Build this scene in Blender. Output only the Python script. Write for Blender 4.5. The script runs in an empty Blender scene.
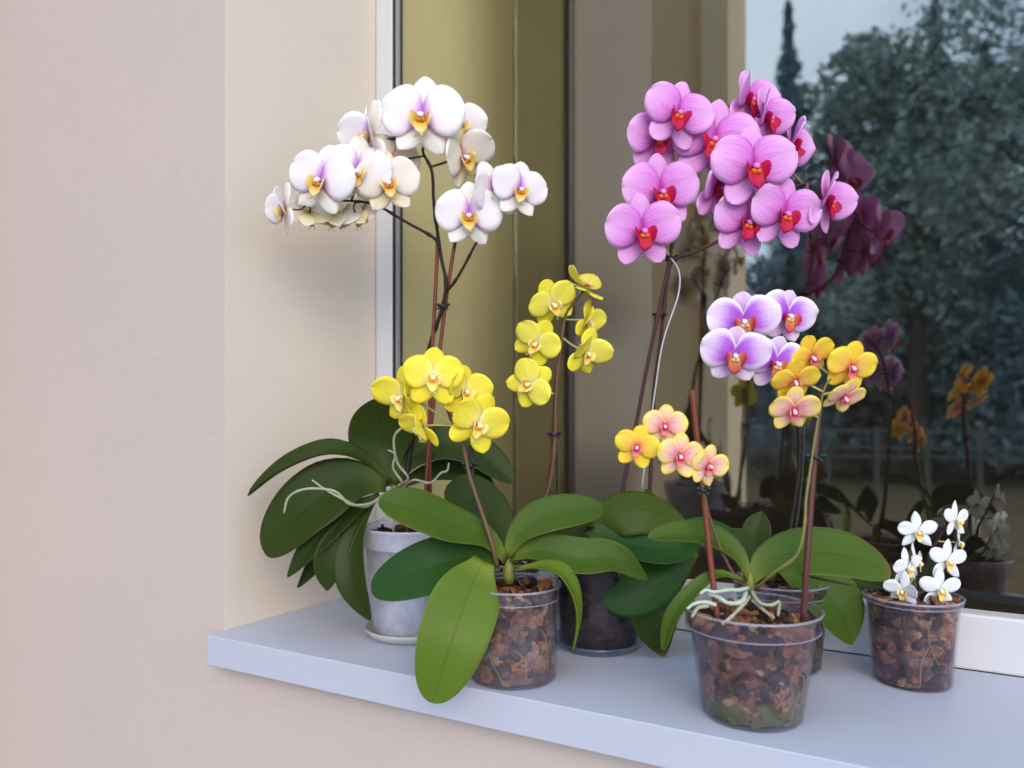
import bpy, math, random
from mathutils import Vector, Matrix
random.seed(7)
S = bpy.context.scene
COL = S.collection
PI = math.pi
# ------------------------------------------------------------------ camera
FPX = 780.0                      # focal length in pixels of the 1024x768 frame
HORIZON = 407.0
CAM_H = 0.30                     # above the top of the sill (z = 0)
YAW = math.radians(28.4)
cam_d = bpy.data.cameras.new('camera'); cam = bpy.data.objects.new('camera', cam_d); COL.objects.link(cam)
cam.location = (0, 0, CAM_H); cam.rotation_euler = (PI/2, 0, YAW)
cam_d.sensor_width = 36.0; cam_d.lens = FPX/1024*36.0
cam_d.shift_y = (HORIZON-384)/1024; cam_d.clip_start = .02; cam_d.clip_end = 200
cam_d.dof.use_dof = True; cam_d.dof.focus_distance = .89; cam_d.dof.aperture_fstop = 3.8
S.camera = cam
# ------------------------------------------------------------------ light and exposure
S.view_settings.view_transform = 'Standard'; S.view_settings.look = 'None'
S.view_settings.exposure = 0.0; S.view_settings.gamma = 1.0; S.view_settings.use_curve_mapping = False
SKY_STRENGTH = 1.52
W = bpy.data.worlds.new('sky'); S.world = W; W.use_nodes = True
nt = W.node_tree; nt.nodes.clear()
wo = nt.nodes.new('ShaderNodeOutputWorld'); wb = nt.nodes.new('ShaderNodeBackground')
tc = nt.nodes.new('ShaderNodeTexCoord'); sx = nt.nodes.new('ShaderNodeSeparateXYZ')
cr = nt.nodes.new('ShaderNodeValToRGB'); ns = nt.nodes.new('ShaderNodeTexNoise'); mx = nt.nodes.new('ShaderNodeMix')
cr2 = nt.nodes.new('ShaderNodeValToRGB')
mx.data_type = 'RGBA'
ns.inputs['Scale'].default_value = 2.6; ns.inputs['Detail'].default_value = 6
e = cr.color_ramp.elements
e[0].position = 0.0; e[0].color = (1.12, 1.62, 2.35, 1); e[1].position = .70; e[1].color = (.44, .68, 1.02, 1)
e = cr2.color_ramp.elements
e[0].position = .42; e[0].color = (0, 0, 0, 1); e[1].position = .62; e[1].color = (1, 1, 1, 1)
L = nt.links.new
L(tc.outputs['Generated'], sx.inputs[0]); L(sx.outputs['Z'], cr.inputs[0]); L(tc.outputs['Generated'], ns.inputs['Vector'])
L(ns.outputs['Fac'], cr2.inputs[0]); L(cr2.outputs[0], mx.inputs[0]); L(cr.outputs[0], mx.inputs[6]); mx.inputs[7].default_value = (1.20, 1.52, 1.95, 1)
L(mx.outputs[2], wb.inputs['Color']); wb.inputs['Strength'].default_value = SKY_STRENGTH; L(wb.outputs[0], wo.inputs[0])
sun_d = bpy.data.lights.new('sun', 'SUN'); sun = bpy.data.objects.new('sun', sun_d); COL.objects.link(sun)
sun_d.energy = 2.0; sun_d.color = (1.0, .77, .52); sun_d.angle = math.radians(36)
SUN_FROM = Vector((.60, -.85, .50)).normalized()
sun.rotation_euler = SUN_FROM.to_track_quat('Z', 'Y').to_euler()
# ------------------------------------------------------------------ measuring helpers
FW = Vector((-math.sin(YAW), math.cos(YAW), 0)); RT = Vector((math.cos(YAW), math.sin(YAW), 0)); UP = Vector((0, 0, 1)); TO = -FW
def P(px, py, d):                # point seen at a pixel, d metres in front of the camera
    return Vector((0, 0, CAM_H)) + FW*d + RT*((px-512)/FPX*d) + UP*(-(py-HORIZON)/FPX*d)
def camvec(r, u, t): return RT*r + UP*u + TO*t
HINGE = Vector((.25, 1.046, 0)); PHI = math.radians(13)        # the sash stands a little ajar, hinged on the right
PN = Vector((math.sin(PHI), math.cos(PHI), 0)); PT = Vector((math.cos(PHI), -math.sin(PHI), 0))
def mirror(p): return p + PN*(2*(HINGE-p).dot(PN))
# ------------------------------------------------------------------ colour and materials
def lin(c):
    c = c/255.0
    return c/12.92 if c <= .04045 else ((c+.055)/1.055)**2.4
def rgb(r, g, b): return (lin(r), lin(g), lin(b), 1)
class N:                          # small node-building helper
    def __init__(s, name):
        s.m = bpy.data.materials.new(name); s.m.use_nodes = True; s.t = s.m.node_tree; s.t.nodes.clear()
        s.out = s.n('OutputMaterial')
    def n(s, typ, **kw):
        x = s.t.nodes.new('ShaderNode'+typ)
        for k, v in kw.items(): setattr(x, k, v)
        return x
    def l(s, a, b): s.t.links.new(a, b)
    def val(s, inp, v):
        if hasattr(v, 'is_linked') or isinstance(v, bpy.types.NodeSocket): s.l(v, inp)
        else: inp.default_value = v
    def math(s, op, a, b=0.0, clamp=False):
        x = s.n('Math', operation=op, use_clamp=clamp); s.val(x.inputs[0], a); s.val(x.inputs[1], b); return x.outputs[0]
    def mix(s, f, a, b, blend='MIX'):
        x = s.n('Mix', data_type='RGBA', blend_type=blend); s.val(x.inputs[0], f); s.val(x.inputs[6], a); s.val(x.inputs[7], b); return x.outputs[2]
    def ramp(s, f, stops):
        x = s.n('ValToRGB'); e = x.color_ramp.elements
        while len(e) < len(stops): e.new(.5)
        for q, (p, c) in zip(e, stops): q.position = p; q.color = c
        s.val(x.inputs[0], f); return x.outputs[0]
    def smooth(s, v, a, b):
        x = s.n('MapRange', interpolation_type='SMOOTHSTEP'); s.val(x.inputs[0], v); x.inputs[1].default_value = a; x.inputs[2].default_value = b; return x.outputs[0]
    def uv(s):
        c = s.n('TexCoord'); x = s.n('SeparateXYZ'); s.l(c.outputs['UV'], x.inputs[0]); return x.outputs[0], x.outputs[1]
    def vec(s, x, y, z=0.0):
        c = s.n('CombineXYZ'); s.val(c.inputs[0], x); s.val(c.inputs[1], y); s.val(c.inputs[2], z); return c.outputs[0]
    def noise(s, v, scale, detail=3, rough=.5):
        x = s.n('TexNoise'); 
        if v is not None: s.l(v, x.inputs['Vector'])
        x.inputs['Scale'].default_value = scale; x.inputs['Detail'].default_value = detail; x.inputs['Roughness'].default_value = rough
        return x.outputs['Fac']
    def pos(s): return s.n('NewGeometry').outputs['Position']
    def obj(s): return s.n('TexCoord').outputs['Object']
    def bump(s, h, strength=.3, dist=.002):
        x = s.n('Bump'); s.l(h, x.inputs['Height']); x.inputs['Strength'].default_value = strength; x.inputs['Distance'].default_value = dist; return x.outputs[0]
    def bsdf(s, color, rough=.5, spec=.5, bump=None, coat=0):
        x = s.n('BsdfPrincipled'); s.val(x.inputs['Base Color'], color); s.val(x.inputs['Roughness'], rough)
        x.inputs['Specular IOR Level'].default_value = spec; x.inputs['Coat Weight'].default_value = coat
        if bump is not None: s.l(bump, x.inputs['Normal'])
        return x.outputs[0]
    def done(s, sh): s.l(sh, s.out.inputs[0]); return s.m
def plain(name, c, rough=.5, spec=.5, var=.12, scale=60):
    k = N(name); n = k.noise(k.obj(), scale, 4)
    d = tuple(x*(1-var) for x in c[:3])+(1,); b = tuple(min(1, x*(1+var)) for x in c[:3])+(1,)
    return k.done(k.bsdf(k.mix(n, d, b), rough, spec))
def petal_mat(name, stops, vein=None, vein_f=.3, transl=.28, vfreq=9, edge=None):
    k = N(name); u, v = k.uv()
    col = k.ramp(u, stops)
    if vein is not None:
        w = k.noise(k.vec(k.math('MULTIPLY', v, vfreq), k.math('MULTIPLY', u, 1.1)), 1.0, 2)
        t = k.smooth(w, .52, .62); fade = k.smooth(u, 1.0, .25)
        col = k.mix(k.math('MULTIPLY', k.math('MULTIPLY', t, fade), vein_f), col, vein)
    if edge is not None:
        av = k.math('ABSOLUTE', v)
        col = k.mix(k.smooth(av, .55, 1.0), col, edge)
    h = k.noise(k.vec(k.math('MULTIPLY', v, 14), k.math('MULTIPLY', u, 2)), 1.0, 2)
    bs = k.bsdf(col, .55, .25, k.bump(h, .25, .001))
    tr = k.n('BsdfTranslucent'); k.l(col, tr.inputs[0])
    ms = k.n('MixShader'); ms.inputs[0].default_value = transl; k.l(bs, ms.inputs[1]); k.l(tr.outputs[0], ms.inputs[2])
    return k.done(ms.outputs[0])
def leaf_mat(name, dark, light, mid, rough=.40, tip=0):
    k = N(name); u, v = k.uv(); av = k.math('ABSOLUTE', v)
    n = k.noise(k.obj(), 22, 4); f = k.noise(k.vec(k.math('MULTIPLY', v, 16), k.math('MULTIPLY', u, 1.5)), 1.0, 3)
    col = k.mix(n, dark, light); col = k.mix(k.math('MULTIPLY', f, .35), col, light)
    col = k.mix(k.math('MULTIPLY', k.smooth(u, .28, 0.0), .75), col, mid)
    col = k.mix(k.math('MULTIPLY', k.smooth(av, .045, .012), .4), col, tuple(x*.55 for x in dark[:3])+(1,))
    col = k.mix(k.math('MULTIPLY', k.smooth(av, .94, 1.0), .5), col, mid)
    if tip: col = k.mix(k.smooth(k.math('ADD', u, k.math('MULTIPLY', n, .10)), tip, tip+.07), col, (.16, .075, .025, 1))
    bs = k.bsdf(col, rough, .14, k.bump(f, .12, .001))
    tr = k.n('BsdfTranslucent'); k.l(col, tr.inputs[0]); ms = k.n('MixShader'); ms.inputs[0].default_value = .12
    k.l(bs, ms.inputs[1]); k.l(tr.outputs[0], ms.inputs[2])
    return k.done(ms.outputs[0])
def pot_mat(name, haze, hazecol, tint=(.94, .93, .96, 1), even=.0):
    k = N(name)
    tr = k.n('BsdfTransparent'); tr.inputs[0].default_value = tint
    n = k.noise(k.obj(), 45, 4, .6)
    di = k.n('BsdfDiffuse'); k.l(k.mix(n, tuple(x*.8 for x in hazecol[:3])+(1,), hazecol), di.inputs[0])
    a = k.n('MixShader'); k.l(k.math('MULTIPLY', k.math('ADD', k.math('MULTIPLY', k.smooth(n, .2, .8), 1-even), even*.5), haze*2, True), a.inputs[0]); k.l(tr.outputs[0], a.inputs[1]); k.l(di.outputs[0], a.inputs[2])
    g = k.n('BsdfGlossy'); g.inputs['Roughness'].default_value = .13
    lw = k.n('LayerWeight'); lw.inputs[0].default_value = .5
    b = k.n('MixShader'); k.l(k.math('ADD', k.math('MULTIPLY', k.math('POWER', lw.outputs['Facing'], 4.0), .45), .03, True), b.inputs[0]); k.l(a.outputs[0], b.inputs[1]); k.l(g.outputs[0], b.inputs[2])
    return k.done(b.outputs[0])
def bark_mat(name, stops, moss=0.0, moss_h=.03):
    k = N(name); g = k.n('NewGeometry'); o = k.obj()
    col = k.ramp(g.outputs['Random Per Island'], stops)
    n = k.noise(o, 150, 5, .65); col = k.mix(k.smooth(n, .35, .7), k.mix(.6, col, (.012, .008, .006, 1)), col)
    if moss:
        z = k.n('SeparateXYZ'); k.l(o, z.inputs[0])
        m = k.math('ADD', z.outputs[2], k.math('MULTIPLY', k.math('SUBTRACT', k.noise(o, 55, 3), .5), .075))
        col = k.mix(k.math('MULTIPLY', k.smooth(m, moss_h, moss_h*.45), moss), col, k.mix(n, (.022, .045, .005, 1), (.15, .17, .02, 1)))
    return k.done(k.bsdf(col, .85, .2, k.bump(n, .6, .002)))
# ------------------------------------------------------------------ mesh helpers
class MB:
    def __init__(s): s.v = []; s.f = []; s.uv = []; s.mi = []
    def add(s, verts, faces, uvs=None, mi=0):
        o = len(s.v); s.v += [Vector(x) for x in verts]
        for i, f in enumerate(faces):
            s.f.append([a+o for a in f]); s.mi.append(mi)
            s.uv.append([uvs[a] for a in f] if uvs else [(0, 0)]*len(f))
    def mesh(s, name, mats, smooth=True, origin=None, inv=None):
        me = bpy.data.meshes.new(name)
        vs = s.v if origin is None else [x-origin for x in s.v]
        if inv is not None: vs = [inv @ x for x in s.v]
        me.from_pydata([tuple(x) for x in vs], [], s.f)
        l = me.uv_layers.new(name='UVMap'); k = 0
        flat = [c for f in s.uv for u in f for c in u]
        l.data.foreach_set('uv', flat)
        for m in mats: me.materials.append(m)
        me.polygons.foreach_set('material_index', s.mi)
        me.polygons.foreach_set('use_smooth', [smooth]*len(s.f))
        me.update(); return me
def link(name, me, parent=None):
    o = bpy.data.objects.new(name, me); COL.objects.link(o)
    if parent is not None: o.parent = parent
    return o
def tag(o, label=None, cat=None, group=None, kind=None):
    if label: o['label'] = label
    if cat: o['category'] = cat
    if group: o['group'] = group
    if kind: o['kind'] = kind
    return o
def box(mb, lo, hi, mi=0):
    x0, y0, z0 = lo; x1, y1, z1 = hi
    v = [(x0,y0,z0),(x1,y0,z0),(x1,y1,z0),(x0,y1,z0),(x0,y0,z1),(x1,y0,z1),(x1,y1,z1),(x0,y1,z1)]
    mb.add(v, [(0,3,2,1),(4,5,6,7),(0,1,5,4),(1,2,6,5),(2,3,7,6),(3,0,4,7)], None, mi)
def prism(mb, pts, z0, z1, mi=0, side=None):   # pts counter-clockwise seen from above
    n = len(pts); v = [(x,y,z0) for x,y in pts]+[(x,y,z1) for x,y in pts]
    mb.add(v, [tuple(reversed(range(n))), tuple(range(n,2*n))], None, mi)
    for i in range(n):
        j = (i+1) % n
        mb.add([v[i], v[j], v[j+n], v[i+n]], [(0,1,2,3)], None, side.get(i, mi) if side else mi)
def weld(o, bev=0, seg=2):
    m = o.modifiers.new('weld', 'WELD'); m.merge_threshold = 1e-5
    if bev:
        b = o.modifiers.new('bevel', 'BEVEL'); b.width = bev; b.segments = seg; b.limit_method = 'ANGLE'; b.harden_normals = False
def spline(pts, n):                # Catmull-Rom through points (Vectors of any size)
    if len(pts) == 2: return [pts[0].lerp(pts[1], i/(n-1)) for i in range(n)]
    q = [pts[0]*2-pts[1]]+list(pts)+[pts[-1]*2-pts[-2]]; out = []; m = len(pts)-1
    for i in range(n):
        t = i/(n-1)*m; k = min(int(t), m-1); t -= k; a, b, c, d = q[k:k+4]
        out.append(.5*((2*b)+(c-a)*t+(2*a-5*b+4*c-d)*t*t+(3*b-a-3*c+d)*t*t*t))
    return out
def tube(mb, pts, r0, r1=None, n=None, sides=8, mi=0, nodes=0, lump=0):
    r1 = r0 if r1 is None else r1; n = n or max(6, 5*len(pts)); c = spline([Vector(p) for p in pts], n)
    t0 = (c[1]-c[0]).normalized(); a = t0.orthogonal().normalized(); vs = []; uvs = []
    for i, p in enumerate(c):
        t = (c[min(i+1, n-1)]-c[max(i-1, 0)]).normalized(); a = (a-t*a.dot(t)).normalized(); b = t.cross(a)
        r = r0+(r1-r0)*i/(n-1)
        if nodes and i and i % nodes == 0: r *= 1.35
        if lump: r *= 1+random.uniform(-lump, lump)
        for k in range(sides):
            w = 2*PI*k/sides; vs.append(p+a*(math.cos(w)*r)+b*(math.sin(w)*r)); uvs.append((i/(n-1), k/sides))
    fs = [(i*sides+k, i*sides+(k+1) % sides, (i+1)*sides+(k+1) % sides, (i+1)*sides+k) for i in range(n-1) for k in range(sides)]
    fs += [tuple(reversed(range(sides))), tuple(range((n-1)*sides, n*sides))]
    mb.add(vs, fs, uvs, mi); return c
def lathe(mb, prof, seg=48, mi=0, c=(0,0,0), closed=False):
    n = len(prof); vs = []
    for r, z in prof:
        for k in range(seg):
            w = 2*PI*k/seg; vs.append((c[0]+r*math.cos(w), c[1]+r*math.sin(w), c[2]+z))
    fs = []
    m = n if closed else n-1
    for i in range(m):
        j = (i+1) % n
        for k in range(seg): fs.append((i*seg+k, i*seg+(k+1) % seg, j*seg+(k+1) % seg, j*seg+k))
    if not closed: fs += [tuple(reversed(range(seg))), tuple(range((n-1)*seg, n*seg))]
    mb.add(vs, fs, None, mi)
def sheet(mb, fn, us, vs_, thick, mi=0):   # a closed two-sided sheet fn(u, v) with real thickness
    nu, nv = len(us), len(vs_); top = []; uvs = []
    P0 = [[Vector(fn(u, v)) for v in vs_] for u in us]
    bot = []
    for i in range(nu):
        for j in range(nv):
            du = P0[min(i+1,nu-1)][j]-P0[max(i-1,0)][j]; dv = P0[i][min(j+1,nv-1)]-P0[i][max(j-1,0)]
            nn = du.cross(dv)
            if nn.length < 1e-12: nn = Vector((0,0,1))
            nn.normalize(); e = .15 if (j in (0, nv-1) or i == nu-1) else 1
            top.append(P0[i][j]); bot.append(P0[i][j]-nn*thick*e); uvs.append((us[i], vs_[j]))
    k = nu*nv; fs = []
    for i in range(nu-1):
        for j in range(nv-1):
            a = i*nv+j; q = (a, a+nv, a+nv+1, a+1)
            fs.append(q); fs.append(tuple(x+k for x in reversed(q)))
    for i in range(nu-1):
        a = i*nv; fs.append((a, a+k, a+nv+k, a+nv)); b = a+nv-1; fs.append((b, b+nv, b+nv+k, b+k))
    for j in range(nv-1):
        fs.append((j, j+1, j+1+k, j+k)); a = (nu-1)*nv+j; fs.append((a, a+k, a+1+k, a+1))
    mb.add(top+bot, fs, uvs+uvs, mi)
# ------------------------------------------------------------------ the setting
YF, YW = .740, 1.030               # outer face of the wall, outer face of the window frame
XC, XR = -.8395, -.8145            # opening corner at the outer face, reveal at the frame (slightly splayed)
def wall_material(name, ca, cb, weave, bump):
    k = N(name); p = k.pos(); x = k.n('SeparateXYZ'); k.l(p, x.inputs[0])
    n = k.noise(p, 3.2, 4); g = k.noise(p, 420, 2); col = k.mix(k.smooth(n, .3, .7), ca, cb)
    hx = k.math('SINE', k.math('MULTIPLY', k.math('ADD', x.outputs[0], x.outputs[1]), 2300)); hz = k.math('SINE', k.math('MULTIPLY', x.outputs[2], 2300))
    br = k.noise(k.vec(k.math('MULTIPLY', x.outputs[0], 320), k.math('MULTIPLY', x.outputs[1], 320), k.math('MULTIPLY', x.outputs[2], 26)), 1, 2)
    br2 = k.noise(k.vec(k.math('MULTIPLY', x.outputs[0], 26), k.math('MULTIPLY', x.outputs[1], 26), k.math('MULTIPLY', x.outputs[2], 320)), 1, 2)
    h = k.math('ADD', k.math('MULTIPLY', k.math('ADD', hx, hz), .12), k.math('ADD', k.math('ADD', br, br2), g))
    col = k.mix(k.math('MULTIPLY', k.smooth(k.math('ADD', br, br2), .8, 1.2), weave), col, tuple(c*.86 for c in cb[:3])+(1,))
    return k.done(k.bsdf(col, .9, .15, k.bump(h, bump, .0012)))
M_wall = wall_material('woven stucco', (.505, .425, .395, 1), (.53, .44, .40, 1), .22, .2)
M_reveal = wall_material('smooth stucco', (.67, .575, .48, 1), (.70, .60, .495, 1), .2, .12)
M_inside = wall_material('linen wallpaper', (.49, .42, .20, 1), (.53, .455, .225, 1), .4, .2)
def white_pvc(name, c, rough=.35):
    k = N(name); n = k.noise(k.pos(), 6, 4); f = k.noise(k.pos(), 300, 2)
    return k.done(k.bsdf(k.mix(n, tuple(x*.97 for x in c[:3])+(1,), c), rough, .4, k.bump(f, .05, .0005)))
M_sill = white_pvc('sill lacquer', (.455, .465, .545, 1), .38)
M_frame = white_pvc('white frame', (.60, .565, .56, 1), .35)
M_gasket = plain('rubber gasket', (.012, .012, .013, 1), .55, .4)
M_bead = plain('grey spacer bar', (.30, .29, .28, 1), .4, .5)
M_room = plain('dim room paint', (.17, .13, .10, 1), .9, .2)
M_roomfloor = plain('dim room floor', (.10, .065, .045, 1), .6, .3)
# wall left of the opening, its reveal, the wall under the sill, over and right of the window
ZB, ZT = -.9, 2.1
FXI = -.782
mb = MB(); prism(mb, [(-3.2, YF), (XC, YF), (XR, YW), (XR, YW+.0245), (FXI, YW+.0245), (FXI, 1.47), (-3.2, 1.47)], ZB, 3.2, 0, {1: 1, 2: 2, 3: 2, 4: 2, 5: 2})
tag(link('wall_left', mb.mesh('wall_left', [M_wall, M_reveal, M_inside], False)), 'beige woven stucco wall left of the window', kind='structure')
mb = MB(); prism(mb, [(XC, YF), (1.32, YF), (1.32, 1.45), (XC, 1.45)], ZB, -.039)
tag(link('wall_bottom', mb.mesh('wall_bottom', [M_wall], False)), 'beige woven stucco wall under the white sill', kind='structure')
mb = MB(); prism(mb, [(1.32, YF), (3.2, YF), (3.2, 1.45), (1.32, 1.45)], ZB, 3.2)
tag(link('wall_right', mb.mesh('wall_right', [M_wall], False)), kind='structure')
mb = MB(); prism(mb, [(XC, YF), (1.32, YF), (1.32, 1.45), (XR, 1.45), (XR, YW)], ZT, 3.2)
tag(link('wall_top', mb.mesh('wall_top', [M_wall], False)), kind='structure')
# the sill board: a slab with a deep rounded nose
mb = MB(); prism(mb, [(XC-.002, .712), (1.30, .712), (1.30, YW), (XR, YW), (XC, YF), (XC-.002, YF)], -.039, 0)
o = link('window_sill', mb.mesh('window_sill', [M_sill], False)); weld(o, .0035, 3)
tag(o, 'white lacquered window sill the orchid pots stand on', kind='structure')
# the window: fixed frame, gaskets, the sash ajar, a second fixed pane on the right
win = link('window_1', None); win.location = (0, YW, 0); tag(win, 'white framed window with a mirroring sash ajar', kind='structure')
def wpart(name, lo, hi, m, bev=.003):
    q = MB(); box(q, lo, hi); o = link(name, q.mesh(name, [m], False, Vector((0, YW, 0))), win); weld(o, bev); return o
FX = -.780
wpart('frame_jamb', (XR, YW, 0), (FX, YW+.024, ZT), M_frame)
wpart('frame_rail', (FX, YW, 0), (1.0, YW+.03, .064), M_frame)
wpart('frame_head', (FX, YW, ZT-.06), (1.0, YW+.062, ZT), M_frame)
wpart('frame_mullion', (.262, YW, .064), (.33, YW+.062, ZT-.06), M_frame)
wpart('frame_jamb', (1.0, YW, 0), (1.04, YW+.062, ZT), M_frame)
wpart('gasket', (FX, YW+.001, .064), (FX+.003, YW+.006, ZT-.06), M_gasket, .001)
wpart('spacer_bar', (FX, YW+.007, .064), (FX+.004, YW+.018, ZT-.06), M_bead, .002)
wpart('gasket', (FX, YW+.019, .064), (FX+.004, YW+.024, ZT-.06), M_gasket, .001)
def glass_mat(name, refl, tint):
    k = N(name); g = k.n('BsdfGlossy'); g.inputs['Roughness'].default_value = .0; g.inputs[0].default_value = (1, .955, .87, 1)
    t = k.n('BsdfTransparent'); t.inputs[0].default_value = tint
    lw = k.n('LayerWeight'); lw.inputs[0].default_value = .5
    f = k.math('ADD', k.math('MULTIPLY', k.math('POWER', lw.outputs['Facing'], 3.0), .45), refl, True)
    a = k.n('MixShader'); k.l(f, a.inputs[0]); k.l(t.outputs[0], a.inputs[1]); k.l(g.outputs[0], a.inputs[2])
    return k.done(a.outputs[0])
M_glass = glass_mat('mirroring glass', .18, (.86, .88, .86, 1))
def along(a, b, z0, z1, thick, name, m, bev=.001):   # a slab along the sash line from a to b metres left of the hinge
    p = HINGE-PT*a; q = HINGE-PT*b; w = PN*thick; k = MB()
    prism(k, [(q.x, q.y), (p.x, p.y), (p.x+w.x, p.y+w.y), (q.x+w.x, q.y+w.y)], z0, z1)
    o = link(name, k.mesh(name, [m], False, Vector((0, YW, 0))), win); weld(o, bev); return o
SL = .952
M_stile = plain('brown edge seal', (.05, .04, .03, 1), .6, .3)
along(0, SL, .078, ZT-.07, .004, 'sash_pane', M_glass, 0)
along(0, SL, .066, .078, .018, 'sash_gasket', M_gasket)
along(0, SL, ZT-.07, ZT-.062, .018, 'sash_gasket', M_gasket)
along(SL, SL+.003, .066, ZT-.062, .008, 'sash_stile', M_stile)
q = MB(); box(q, (.33, YW+.02, .064), (1.0, YW+.024, ZT-.06)); link('fixed_pane', q.mesh('fixed_pane', [M_glass], False, Vector((0, YW, 0))), win)
# the dim room behind the window
RY = 4.6
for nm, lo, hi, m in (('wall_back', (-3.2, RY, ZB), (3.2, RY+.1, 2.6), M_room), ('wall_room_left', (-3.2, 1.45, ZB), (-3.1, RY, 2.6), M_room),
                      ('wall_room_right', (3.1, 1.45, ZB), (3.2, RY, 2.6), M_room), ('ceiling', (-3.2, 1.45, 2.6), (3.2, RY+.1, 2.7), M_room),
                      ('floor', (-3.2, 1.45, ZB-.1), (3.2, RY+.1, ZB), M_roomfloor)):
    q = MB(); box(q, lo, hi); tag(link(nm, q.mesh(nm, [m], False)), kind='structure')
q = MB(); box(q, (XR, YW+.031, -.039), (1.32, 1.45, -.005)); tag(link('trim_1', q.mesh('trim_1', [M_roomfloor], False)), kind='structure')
# outdoors, seen mirrored in the sash: ground, the house wing beside the window, a fence, trees
k = N('bare earth and dry grass'); p = k.pos(); x = k.n('SeparateXYZ'); k.l(p, x.inputs[0])
n1 = k.noise(p, 1.6, 6); n2 = k.noise(p, 14, 5)
near = k.smooth(k.math('ADD', x.outputs[1], k.math('MULTIPLY', n1, .4)), -2.6, -2.3)
far = k.smooth(k.math('ADD', x.outputs[1], k.math('MULTIPLY', n1, -1.5)), -4.2, -5.4)
col = k.mix(far, k.mix(n2, (.22, .085, .03, 1), (.32, .13, .05, 1)), k.mix(k.smooth(n2, .35, .65), (.09, .065, .04, 1), (.24, .18, .10, 1)))
col = k.mix(near, col, k.mix(n2, (.22, .22, .215, 1), (.30, .30, .29, 1)))
M_ground = k.done(k.bsdf(col, .95, .1, k.bump(n2, .6, .03)))
q = MB(); box(q, (-40, -60, ZB-.25), (40, YF, ZB-.1)); tag(link('ground', q.mesh('ground', [M_ground], False)), kind='structure')
def vpt(px, d):                    # where a thing seen mirrored at pixel column px really stands
    return mirror(P(px, HORIZON, d))
M_wing = wall_material('wing stucco', (.88, .74, .50, 1), (.92, .77, .52, 1), .4, .3)
M_wing2 = wall_material('wing corner stucco', (.74, .62, .42, 1), (.78, .65, .44, 1), .4, .3)
A, A2, B = vpt(729, 3.0), vpt(702, 3.0), vpt(560, 3.3)
d = (B-A).normalized(); nrm = Vector((-d.y, d.x, 0))
if nrm.y > 0: nrm = -nrm           # away from the window
q = MB()
B2 = A+d*3.2
prism(q, [t.to_tuple()[:2] for t in (A2, A2+nrm*.35, B2+nrm*.35, B2)], ZB-.1, 3.4)
pil = MB(); fr_ = A-nrm*.03; f2 = A2-nrm*.03
prism(pil, [t.to_tuple()[:2] for t in (fr_, A+nrm*.40, A2+nrm*.40, f2)], ZB-.1, 3.5)
def recalc(me):
    import bmesh
    b = bmesh.new(); b.from_mesh(me); bmesh.ops.recalc_face_normals(b, faces=b.faces); b.to_mesh(me); b.free(); return me
tag(link('wall_wing', recalc(q.mesh('wall_wing', [M_wing], False))), 'tan stucco house wing mirrored in the glass', kind='structure')
tag(link('trim_2', recalc(pil.mesh('trim_2', [M_wing2], False))), 'darker corner pilaster of the house wing', kind='structure')
M_fence = plain('weathered fence wood', (.13, .12, .115, 1), .8, .2, .3, 20)
fa, fb = vpt(735, 11), vpt(1150, 9.5)
fo = link('rail_fence', None); fo.location = (fa.x, fa.y, ZB-.1)
tag(fo, 'low grey rail fence in front of the trees, mirrored in the pane', 'fence')
for i in range(9):
    c = fa.lerp(fb, i/8); q = MB(); box(q, (c.x-.025, c.y-.025, ZB-.1), (c.x+.025, c.y+.025, .03)); link('post', q.mesh('post', [M_fence], False, fo.location), fo)
for z in (-.36, -.24, -.02):
    q = MB(); a = (fb-fa).normalized(); s = Vector((-a.y, a.x, 0))*.02
    prism(q, [t.to_tuple()[:2] for t in (fa-s, fb-s, fb+s, fa+s)], z-.018, z+.018); link('rail', recalc(q.mesh('rail', [M_fence], False, fo.location)), fo)
M_trunk = plain('tree bark', (.07, .05, .04, 1), .9, .2, .4, 8)
def foliage(name, a, b):
    k = N(name); g = k.n('NewGeometry'); return k.done(k.bsdf(k.mix(g.outputs['Random Per Island'], a, b), .7, .2))
M_fol = [foliage('spruce needles', (.10, .16, .18, 1), (.21, .30, .33, 1)), foliage('birch leaves', (.17, .23, .22, 1), (.36, .42, .36, 1)), foliage('russet leaves', (.16, .14, .15, 1), (.30, .25, .23, 1))]
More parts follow.
